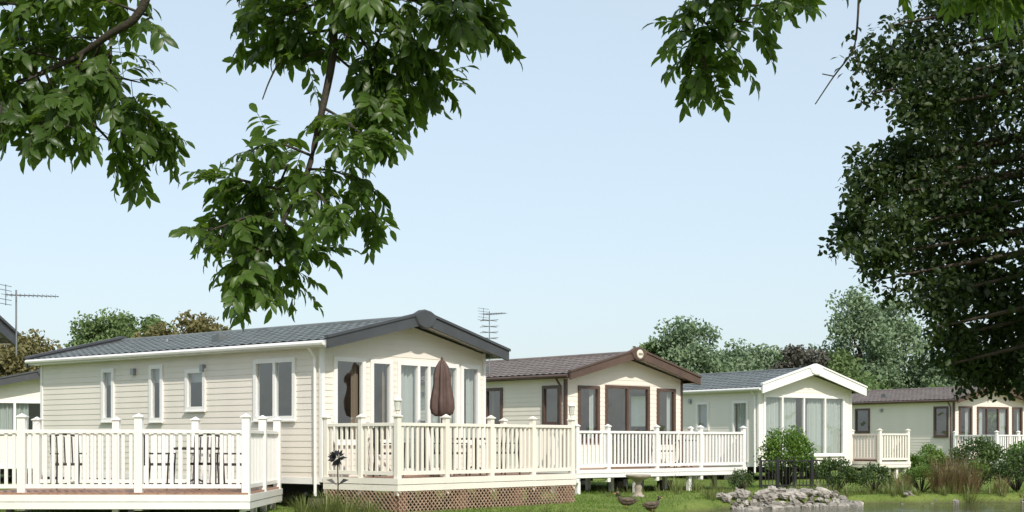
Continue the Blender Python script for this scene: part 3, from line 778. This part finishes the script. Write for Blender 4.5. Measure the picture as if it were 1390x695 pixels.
# ------------------------------------------------------------ plants
def shrub(name, x, y, r, h, mat, n=1500, leaf=.06, nc=22):
    z = hgt(x, y); W = MB(); C = []; RD = []
    for i in range(nc):
        a = R.uniform(0, 6.28); ph = R.uniform(-.1, 1); rr_ = math.sqrt(1 - max(0, ph) ** 2)
        c = Vector((x + r * .75 * rr_ * math.cos(a), y + r * .75 * rr_ * math.sin(a), z + h * (.38 + .45 * ph)))
        C.append(tuple(c)); RD.append(min(r, h) * R.uniform(.28, .42))
        W.tube([(x, y, z - .05), tuple((Vector((x, y, z)) * .45 + c * .55)), tuple(c)], [.02, .012, .004], 'twig', 4)
    return foliage_obj(name, [clump_leaves(C, RD, n // nc, leaf, mat, squash=.9)], W, loc=(x, y, z))

def tufts(name, spots, mat, hh, nbl=70, rad=.2, wid=.012):
    vs = []; P = []; D = []; Nn = []; Ln = []; tn = []
    T = (np.array([(0, .5, 0), (0, -.5, 0), (.4, .45, .04), (.4, -.45, .04), (.75, .3, -.0), (.75, -.3, -.0), (1, 0, -.14)]), [(0, 1, 3, 2), (2, 3, 5, 4), (4, 5, 6)])
    for (x, y, s) in spots:
        n = int(nbl * s); z = hgt(x, y) - .03
        a = NR.uniform(0, 6.28, n); r = rad * s * np.sqrt(NR.random(n))
        P.append(np.stack([x + r * np.cos(a), y + r * np.sin(a), np.full(n, z)], 1))
        lean = NR.uniform(.05, .65, n)
        D.append(np.stack([np.cos(a) * lean, np.sin(a) * lean, np.ones(n)], 1))
        Nn.append(np.stack([-np.cos(a), -np.sin(a), np.full(n, .3)], 1))
        Ln.append(hh * s * NR.uniform(.5, 1.15, n)); tn.append(NR.random(n))
    P = np.concatenate(P); L_ = np.concatenate(Ln)
    return foliage_obj(name, [(P, np.concatenate(D), np.concatenate(Nn), L_, np.full(len(P), wid), T, mat, np.concatenate(tn))], None, loc=tuple(P[0]))

# lawn blades
n = 70000
Y_ = 23 + 22 * NR.random(n) ** 1.3; X_ = NR.uniform(-.40, .40, n) * Y_
ok = np.array([pond_e(a, b_) > 1.03 for a, b_ in zip(X_, Y_)]); X_ = X_[ok]; Y_ = Y_[ok]; n = len(X_)
Z_ = np.array([hgt(a, b_) for a, b_ in zip(X_, Y_)]) - .01
a = NR.uniform(0, 6.28, n)
patch = np.array([noise.noise(Vector((x * .8, y * .8, 3))) for x, y in zip(X_, Y_)])
foliage_obj('lawn_grass', [(np.stack([X_, Y_, Z_], 1), np.stack([np.cos(a) * .5, np.sin(a) * .5, np.ones(n)], 1), np.stack([-np.cos(a), -np.sin(a), np.zeros(n)], 1),
            NR.uniform(.03, .08, n) * (1 + patch), np.full(n, .012), T_SIMPLE, 'blade', np.clip(.5 + patch * .5 + NR.normal(0, .2, n), 0, 1))])

shrub('round_bush', 7.45, 38.2, .80, 1.85, 'shrub', 6500, .07, 36)
shrub('shrub', 8.1, 35.0, .55, .95, 'shrubdark', 2600, .06)
shrub('shrub', 9.0, 34.8, .5, .75, 'shrubdark', 2200, .05)
shrub('shrub', 10.3, 35.2, .55, .7, 'shrub', 2200, .05)
shrub('shrub', 12.6, 34.9, .6, 1.15, 'shrubdark', 3200, .06)
shrub('shrub', 13.6, 35.2, .5, .9, 'shrub', 2200, .05)
shrub('shrub', 11.7, 35.4, .45, .8, 'shrub', 2200, .05)
shrub('shrub', 6.0, 36.5, .4, .55, 'shrubdark', 1200, .05)
shrub('shrub', 16.6, 50, 1.0, 1.5, 'shrubdark', 3000, .1)
shrub('shrub', 15.0, 51, .9, 1.1, 'shrub', 2600, .1)
shrub('shrub', 18.6, 50.5, .9, 1.3, 'shrub', 2600, .1)
sp_ = []
for i in range(60):
    t = math.radians(R.uniform(66, 118)); x, y = bank_pt(t, R.uniform(1.04, 1.15)); sp_.append((x, y, R.uniform(.3, .8)))
for i in range(16):
    t = math.radians(R.uniform(118, 142)); x, y = bank_pt(t, R.uniform(1.07, 1.13)); sp_.append((x, y, R.uniform(.3, .6)))
tufts('bank_reeds', sp_, 'reed', .6, 90, .22)
tufts('ornamental_grass', [(10.6, 34.6, 1.1), (10.95, 34.7, 1.2), (11.3, 34.5, 1.0)], 'reedred', .95, 200, .22)
tufts('ornamental_grass', [(9.6, 34.3, .8), (12.0, 34.3, .7)], 'reedred', .8, 150, .22)
tufts('pampas_tuft', [(-3.1, 23.5, .95), (-2.75, 23.3, .9), (-3.5, 23.6, .8), (-2.4, 23.6, .7)], 'reed', .55, 200, .25)
tufts('verge_tufts', [(R.uniform(-6, 1.2), R.uniform(24.2, 31), R.uniform(.25, .5)) for i in range(24)] + [(R.uniform(2, 5), R.uniform(31.5, 36), R.uniform(.25, .5)) for i in range(16)] + [(4.1, 34.8, 1.0), (4.6, 34.9, .9), (5.2, 35.6, .9)], 'reed', .55, 60, .2)
# low wire fence panel near round bush
e = empty('garden_fence', (6.6, 37.2, 0), math.radians(15)); q = MB()
for i in range(5): q.box((i * .5 - .025, -.025, -.1), (i * .5 + .025, .025, .85), 'black')
for i in range(20): q.box((i * .1 + .04, -.008, .05), (i * .1 + .056, .008, .78), 'black')
q.box((0, -.012, .74), (2, .012, .78), 'black'); q.box((0, -.012, .08), (2, .012, .12), 'black')
q.obj('panels', e)

# ------------------------------------------------------------ distant trees
far = [(-41, 112, 10.5, 5, 'farleaf_o'), (-37.5, 108, 9.6, 4.6, 'farleaf_o'), (-34.2, 118, 13.2, 4.6, 'farleaf_g'), (-31.0, 118, 12.4, 4.2, 'farleaf_g'),
       (-27.5, 110, 10.8, 3.8, 'farleaf_o'), (-25.0, 112, 12.2, 3.8, 'farleaf_o'), (-22.5, 114, 10.8, 3.6, 'farleaf_g'),
       (9.5, 118, 8.4, 3.4, 'farleaf_g'), (12.4, 122, 10.4, 3.6, 'farleaf_g'), (15.0, 122, 13.2, 4.3, 'farleaf_b'), (19.2, 128, 11.2, 4.5, 'farleaf_b'), (23.5, 130, 10.6, 4.5, 'farleaf_b'),
       (25.3, 122, 10.6, 3.4, 'farleaf_d'), (32.3, 130, 16.2, 5.2, 'farleaf_b'), (36.6, 134, 15.4, 4.8, 'farleaf_b'), (29.0, 126, 10.2, 4.4, 'farleaf_g'), (41.5, 130, 11, 4.5, 'farleaf_b'), (47, 130, 11, 5, 'farleaf_g')]
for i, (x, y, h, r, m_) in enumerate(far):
    broad_tree('added_shade_tree', (x, y, 0), h, r, m_, 66, 230, .34, .08, seed=20 + i, clr=.33)
# continuous lower belt
C = []; RD = []
for i in range(420):
    x = R.uniform(-60, 75); y = 98 + R.uniform(0, 6) + abs(x) * .1
    top = 4.6 + 1.6 * noise.noise(Vector((x * .09, 1, 0)))
    C.append((x, y, R.uniform(.3, max(1, top)))); RD.append(R.uniform(1.0, 1.9))
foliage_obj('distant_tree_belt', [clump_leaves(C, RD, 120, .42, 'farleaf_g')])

# ------------------------------------------------------------ big dark tree, right
DX, DY = 6.6, 12.4
W = MB()
W.tube([(DX, DY, -.3), (DX - .05, DY, .9), (DX - .1, DY + .1, 2.2), (DX + .1, DY, 3.8), (DX, DY, 6.0), (DX + .1, DY, 7.4)], [.34, .26, .22, .17, .1, .03], 'bark', 12)
C = []; RD = []
def inside(x, y, z):
    return ((x - DX) / 3.5) ** 2 + ((y - DY) / 3.1) ** 2 + ((z - 4.4) / 3.6) ** 2
rr = random.Random(5)
while len(C) < 165:
    x = rr.uniform(DX - 3.3, DX + 3.3); y = rr.uniform(DY - 3, DY + 3); z = rr.uniform(1.9, 7.8)
    s = inside(x, y, z)
    if .25 < s < .82 :
        C.append((x, y, z)); RD.append(rr.uniform(.34, .58))
n_in = len(C)
# outer sprays reaching out on the near-left flank: (x, z, r)
sprays = [(3.35, 4.55, .24), (3.55, 4.3, .3), (3.45, 4.05, .24), (3.75, 4.7, .34), (3.95, 4.3, .4), (3.3, 3.65, .28), (3.05, 3.45, .26), (3.5, 3.35, .36), (2.98, 3.12, .22), (3.2, 3.05, .3),
          (3.05, 2.8, .22), (3.45, 2.85, .34), (3.6, 2.5, .28), (3.9, 2.75, .4), (3.75, 2.15, .24), (4.0, 1.95, .26), (4.3, 1.85, .3), (3.65, 3.75, .34), (4.1, 3.5, .45), (4.2, 2.3, .4), (4.3, 4.9, .5), (4.15, 3.0, .45), (4.5, 4.4, .5), (4.2, 5.3, .5), (3.9, 5.1, .35), (4.5, 1.75, .25),
          (4.1, 2.65, .36), (4.35, 2.1, .34), (4.45, 3.3, .5), (4.4, 3.9, .5), (4.6, 2.6, .45), (3.85, 3.15, .36), (3.15, 4.3, .14), (2.9, 3.3, .14), (3.1, 2.62, .14), (3.5, 2.2, .14), (3.3, 4.85, .14), (3.65, 1.9, .13)]
for (x, z, r) in sprays:
    y = 12 + rr.uniform(-.4, .4); C.append((x, y, z)); RD.append(r)
    W.tube([(DX - .1, DY, min(z + .4, 5)), ((x + DX) / 2, (y + DY) / 2, z + .35), (x, y, z)], [.07, .04, .008], 'bark', 6)
    if r > .2:
        for k_ in range(2):   # small satellite sprigs break the outline
            a = rr.uniform(1.6, 4.7); C.append((x + math.cos(a) * r * 1.15, y + rr.uniform(-.2, .2), z + math.sin(a) * r * 1.05)); RD.append(-.13)
for i in range(0, n_in, 6):
    c = C[i]; W.tube([(DX, DY, max(1.6, c[2] - 1)), ((c[0] + DX) / 2, (c[1] + DY) / 2, c[2] - .2), c], [.08, .045, .01], 'bark', 6)
big = [(c, r) for c, r in zip(C[n_in:], RD[n_in:]) if r > .2]; sm = [(c, abs(r)) for c, r in zip(C[n_in:], RD[n_in:]) if r <= .2]
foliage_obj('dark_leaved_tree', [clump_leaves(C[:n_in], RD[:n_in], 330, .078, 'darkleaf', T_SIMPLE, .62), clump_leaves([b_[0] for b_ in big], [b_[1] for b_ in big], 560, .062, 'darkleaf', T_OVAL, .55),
            clump_leaves([b_[0] for b_ in sm], [b_[1] for b_ in sm], 42, .062, 'darkleaf', T_OVAL, .55)], W, loc=(DX, DY, 0))

# unseen tree, added behind and right of the viewpoint to shade the dark tree
broad_tree('added_shade_tree', (10.3, 4.6, 0), 13, 4.3, 'darkleaf', 80, 120, .42, .28, seed=77, clr=.3)

# ------------------------------------------------------------ ash tree overhead
W = MB(); AX, AY = -3.8, 2.6
W.tube([(AX, AY, -.3), (AX, AY, .8), (AX + .05, AY + .05, 2.2), (AX + .15, AY + .1, 3.4), (AX + .4, AY + .1, 5.0), (AX + .8, AY, 7.0)], [.42, .32, .27, .24, .16, .06], 'bark', 14)
def limb(pts, r0, r1, mat='twig', n=7):
    P = [Vector(p) for p in pts]; out = []
    for i in range(len(P) - 1):
        a = P[max(i - 1, 0)]; b_ = P[i]; c = P[i + 1]; d = P[min(i + 2, len(P) - 1)]
        for k in range(4):
            t = k / 4
            v = .5 * ((2 * b_) + (c - a) * t + (2 * a - 5 * b_ + 4 * c - d) * t * t + (3 * b_ - a - 3 * c + d) * t ** 3)
            out.append(v)
    out.append(P[-1]); m_ = len(out) - 1
    W.tube(out, [r0 + (r1 - r0) * i / m_ for i in range(m_ + 1)], mat, n)
    return out
limb([(AX + .05, AY + .1, 2.6), (-2.9, 4.2, 3.7), (-1.9, 5.3, 3.8), (-1.45, 5.9, 3.45)], .11, .028)
limb([(AX + .15, AY, 3.4), (-2.2, 4.6, 4.4), (-1.1, 5.6, 4.2), (-.70, 6.0, 3.45)], .12, .03)
limb([(AX + .3, AY, 4.2), (-1.5, 4.6, 5.2), (.2, 5.6, 4.8), (1.0, 6.0, 3.9), (1.1, 6.0, 3.35)], .12, .018)
limb([(-1.1, 5.6, 4.2), (-.75, 5.95, 3.8), (-.55, 6.0, 3.45)], .04, .02)
limb([(.2, 5.6, 4.8), (1.2, 5.8, 4.3), (1.6, 6, 3.5), (1.55, 6, 3.2)], .04, .01)
limb([(AX + .3, AY, 4.6), (-2, 1, 6), (0, 0, 7)], .12, .03)
limb([(AX + .3, AY, 4.8), (-1, 3, 6.5), (1.5, 3, 7)], .12, .03)
limb([(AX + .1, AY, 4.0), (-5, 2, 5.5), (-6.5, 1, 6.5)], .12, .03)

LP = []; LD = []; LN = []; LL = []; LT = []
def leaflet(p, d, nrm, l, t):
    LP.append(tuple(p)); LD.append(tuple(d)); LN.append(tuple(nrm)); LL.append(l); LT.append(t)
def compound_leaf(p, d, ln, tone):
    d = d.normalized(); pts = []; cur = Vector(p); dd = d.copy()
    seg = R.choice((6, 7)); droop = R.uniform(.05, .22)
    for i in range(seg + 1):
        pts.append(cur.copy()); dd = (dd + Vector((0, 0, -droop))).normalized(); cur = cur + dd * ln / seg
    W.tube(pts[::2] + [pts[-1]], .0016, 'twig', 3)
    tz = R.uniform(-.6, .6); sag = R.uniform(-.75, 0)
    for i in range(2, seg + 1):
        ax = (pts[i] - pts[i - 1]).normalized()
        sd_ = ax.cross(Vector((tz, R.uniform(-.3, .3), 1))).normalized()
        for s_ in (-1, 1):
            if i == seg and s_ == 1: continue
            if i == seg: v = ax + Vector((0, 0, -.2))
            else: v = ax * .6 + sd_ * s_ * R.uniform(.7, 1.05) + Vector((0, 0, sag + R.uniform(-.2, .2)))
            nn = v.cross(sd_ * s_).normalized() if i < seg else sd_.cross(ax)
            nn = nn + Vector((R.gauss(0, .35), R.gauss(0, .35), R.gauss(0, .35)))
            if nn.z < 0: nn = -nn
            leaflet(pts[i], v, nn, R.uniform(.05, .088), min(1, max(0, tone + R.gauss(0, .14))))
def twig(pts, yoff=None, nleaf=None, r=.007):
    yo = R.uniform(-.3, .3) if yoff is None else yoff
    P = [(x / 100, 6 + yo * (i / max(1, len(pts) - 1)), z / 100) for i, (x, z) in enumerate(pts)]
    out = limb(P, r, .0025, 'twig', 5)
    ln = sum((out[i + 1] - out[i]).length for i in range(len(out) - 1))
    n = nleaf if nleaf is not None else max(5, int(ln / .022))
    base = R.uniform(.2, .75)
    for k in range(n):
        t = .15 + .85 * (k + R.random() * .5) / n; i = min(len(out) - 2, int(t * (len(out) - 1)))
        p = out[i].lerp(out[i + 1], R.random()); ax = (out[i + 1] - out[i]).normalized()
        a = Vector((R.gauss(0, 1), R.gauss(0, 1), R.gauss(0, .6))).normalized()
        d = ax * R.uniform(.3, .9) + a * .9 + Vector((0, 0, .02))
        compound_leaf(p, d, R.uniform(.12, .19), base + R.uniform(-.15, .15))
    return out
# left spray
limb([(-1.45, 5.9, 3.45), (-1.56, 5.9, 3.08), (-1.72, 5.95, 2.98), (-1.84, 6, 2.92), (-2.0, 6, 2.84), (-2.22, 6, 2.76)], .022, .007)
for t_ in [[(-172, 298), (-171, 280), (-166, 262)], [(-168, 275), (-154, 262)], [(-184, 292), (-185, 272), (-181, 254)], [(-200, 284), (-196, 264)], [(-218, 278), (-212, 260)],
           [(-156, 308), (-180, 314), (-205, 310)], [(-172, 298), (-195, 302), (-222, 298)], [(-200, 284), (-226, 268)], [(-226, 314), (-200, 320)], [(-171, 282), (-160, 280)],
           [(-190, 288), (-206, 292), (-214, 286)], [(-176, 296), (-190, 282)], [(-165, 322), (-182, 326), (-200, 324)], [(-205, 286), (-204, 270)], [(-180, 262), (-168, 248)], [(-190, 270), (-196, 252)], [(-160, 270), (-152, 254)],
           [(-172, 292), (-184, 284), (-192, 276)], [(-210, 298), (-222, 286)]]:
    twig(t_)
twig([(-157, 306), (-150, 302)], nleaf=3)
# central spray
limb([(-.70, 6, 3.45), (-.76, 6, 3.14), (-.77, 6, 2.90), (-.82, 6, 2.65), (-.88, 6, 2.40), (-.97, 6, 2.22), (-1.04, 6, 2.06)], .024, .006)
limb([(-.55, 6, 3.45), (-.48, 6, 3.18), (-.28, 6, 3.14), (-.14, 6, 3.10)], .016, .005)
for t_ in [[(-48, 318), (-32, 306), (-20, 300)], [(-28, 314), (-16, 312), (-10, 306)], [(-62, 322), (-52, 306), (-46, 294)], [(-50, 302), (-38, 292), (-32, 280)], [(-46, 296), (-50, 276), (-54, 258)],
           [(-77, 292), (-64, 282), (-56, 270)], [(-80, 268), (-70, 260), (-60, 250)], [(-76, 316), (-95, 310), (-106, 306)], [(-77, 302), (-98, 302), (-110, 300)], [(-95, 324), (-116, 318)],
           [(-77, 294), (-90, 292)], [(-78, 318), (-66, 312)], [(-60, 318), (-70, 304)], [(-40, 318), (-52, 314), (-60, 308)], [(-26, 316), (-14, 320)], [(-36, 312), (-24, 306)], [(-66, 300), (-58, 288)],
           [(-86, 248), (-100, 252), (-108, 246)], [(-93, 232), (-110, 236), (-124, 228), (-134, 222)], [(-95, 226), (-112, 220), (-120, 208)], [(-104, 208), (-110, 196), (-108, 188)],
           [(-104, 208), (-98, 196)], [(-110, 236), (-124, 240), (-132, 236)], [(-112, 222), (-128, 214)], [(-88, 242), (-76, 240), (-64, 234)], [(-68, 234), (-58, 222)], [(-90, 236), (-80, 228), (-74, 216)], [(-98, 220), (-90, 210)], [(-85, 320), (-100, 318)], [(-55, 322), (-44, 326), (-30, 324)], [(-104, 210), (-116, 200)], [(-106, 198), (-112, 190)],
           [(-56, 300), (-62, 284), (-60, 270)], [(-46, 310), (-40, 300), (-42, 290)], [(-72, 300), (-62, 294)], [(-60, 256), (-54, 248)], [(-96, 244), (-104, 236)], [(-100, 226), (-106, 214)], [(-52, 290), (-44, 280)]]:
    twig(t_)
# right spray
limb([(1.1, 6, 3.35), (1.0, 6, 3.12), (.88, 6, 2.98), (.81, 6, 2.88)], .014, .005)
for t_ in [[(90, 298), (80, 296), (78, 286)], [(82, 290), (84, 282)], [(100, 314), (88, 314), (78, 312)], [(90, 298), (98, 292)], [(100, 312), (110, 312), (114, 308)], [(106, 320), (94, 322), (84, 322)], [(82, 302), (76, 302)], [(110, 330), (122, 328), (128, 326)], [(92, 306), (86, 304), (80, 298)], [(88, 300), (80, 306)], [(94, 306), (102, 302)]]:
    twig(t_)
twig([(155, 325), (168, 326), (176, 325)], nleaf=5); twig([(178, 330), (196, 326), (204, 324)], nleaf=8); twig([(130, 330), (140, 327)], nleaf=4); twig([(205, 328), (222, 324)])
# bare twigs
for t_, r_ in (([(149, 326), (148, 304), (146, 293), (138, 282), (130, 270)], .006), ([(146, 293), (149, 288)], .003), ([(138, 282), (133, 283)], .003), ([(148, 300), (143, 297)], .003), ([(-99, 290), (-104, 280), (-107, 272)], .005), ([(-30, 296), (-32, 286)], .003)):
    twig(t_, 0, 0, r_)
n = len(LP); LL = np.array(LL)
parts = [(np.array(LP), np.array(LD), np.array(LN), LL, LL * .42, T_FULL, 'ashleaf', np.array(LT))]
# unseen upper crown, added to shade the sprays; gap cut to let sun through
C = []; RD = []; rr = random.Random(9); ray0 = Vector((-.95, 6, 2.2))
while len(C) < 125:
    x = rr.uniform(-7.5, 5.0); y = rr.uniform(-3.5, 7.5); z = rr.uniform(3.6, 9.5)
    v = Vector((x, y, z)) - ray0
    if (v - sd * v.dot(sd)).length < 1.0: continue
    if ((x + 1.2) / 6) ** 2 + ((y - 2.2) / 5.5) ** 2 + ((z - 6) / 3.4) ** 2 < 1: C.append((x, y, z)); RD.append(rr.uniform(.5, .9))
parts.append(clump_leaves(C, RD, 150, .19, 'ashleaf', T_SIMPLE, .5, keep=lambda P: P[:, 2] > 1.25 + .3158 * np.maximum(P[:, 1], 0) + .28))
foliage_obj('ash_tree', parts, W, loc=(AX, AY, 0))
print('leaflets', n)
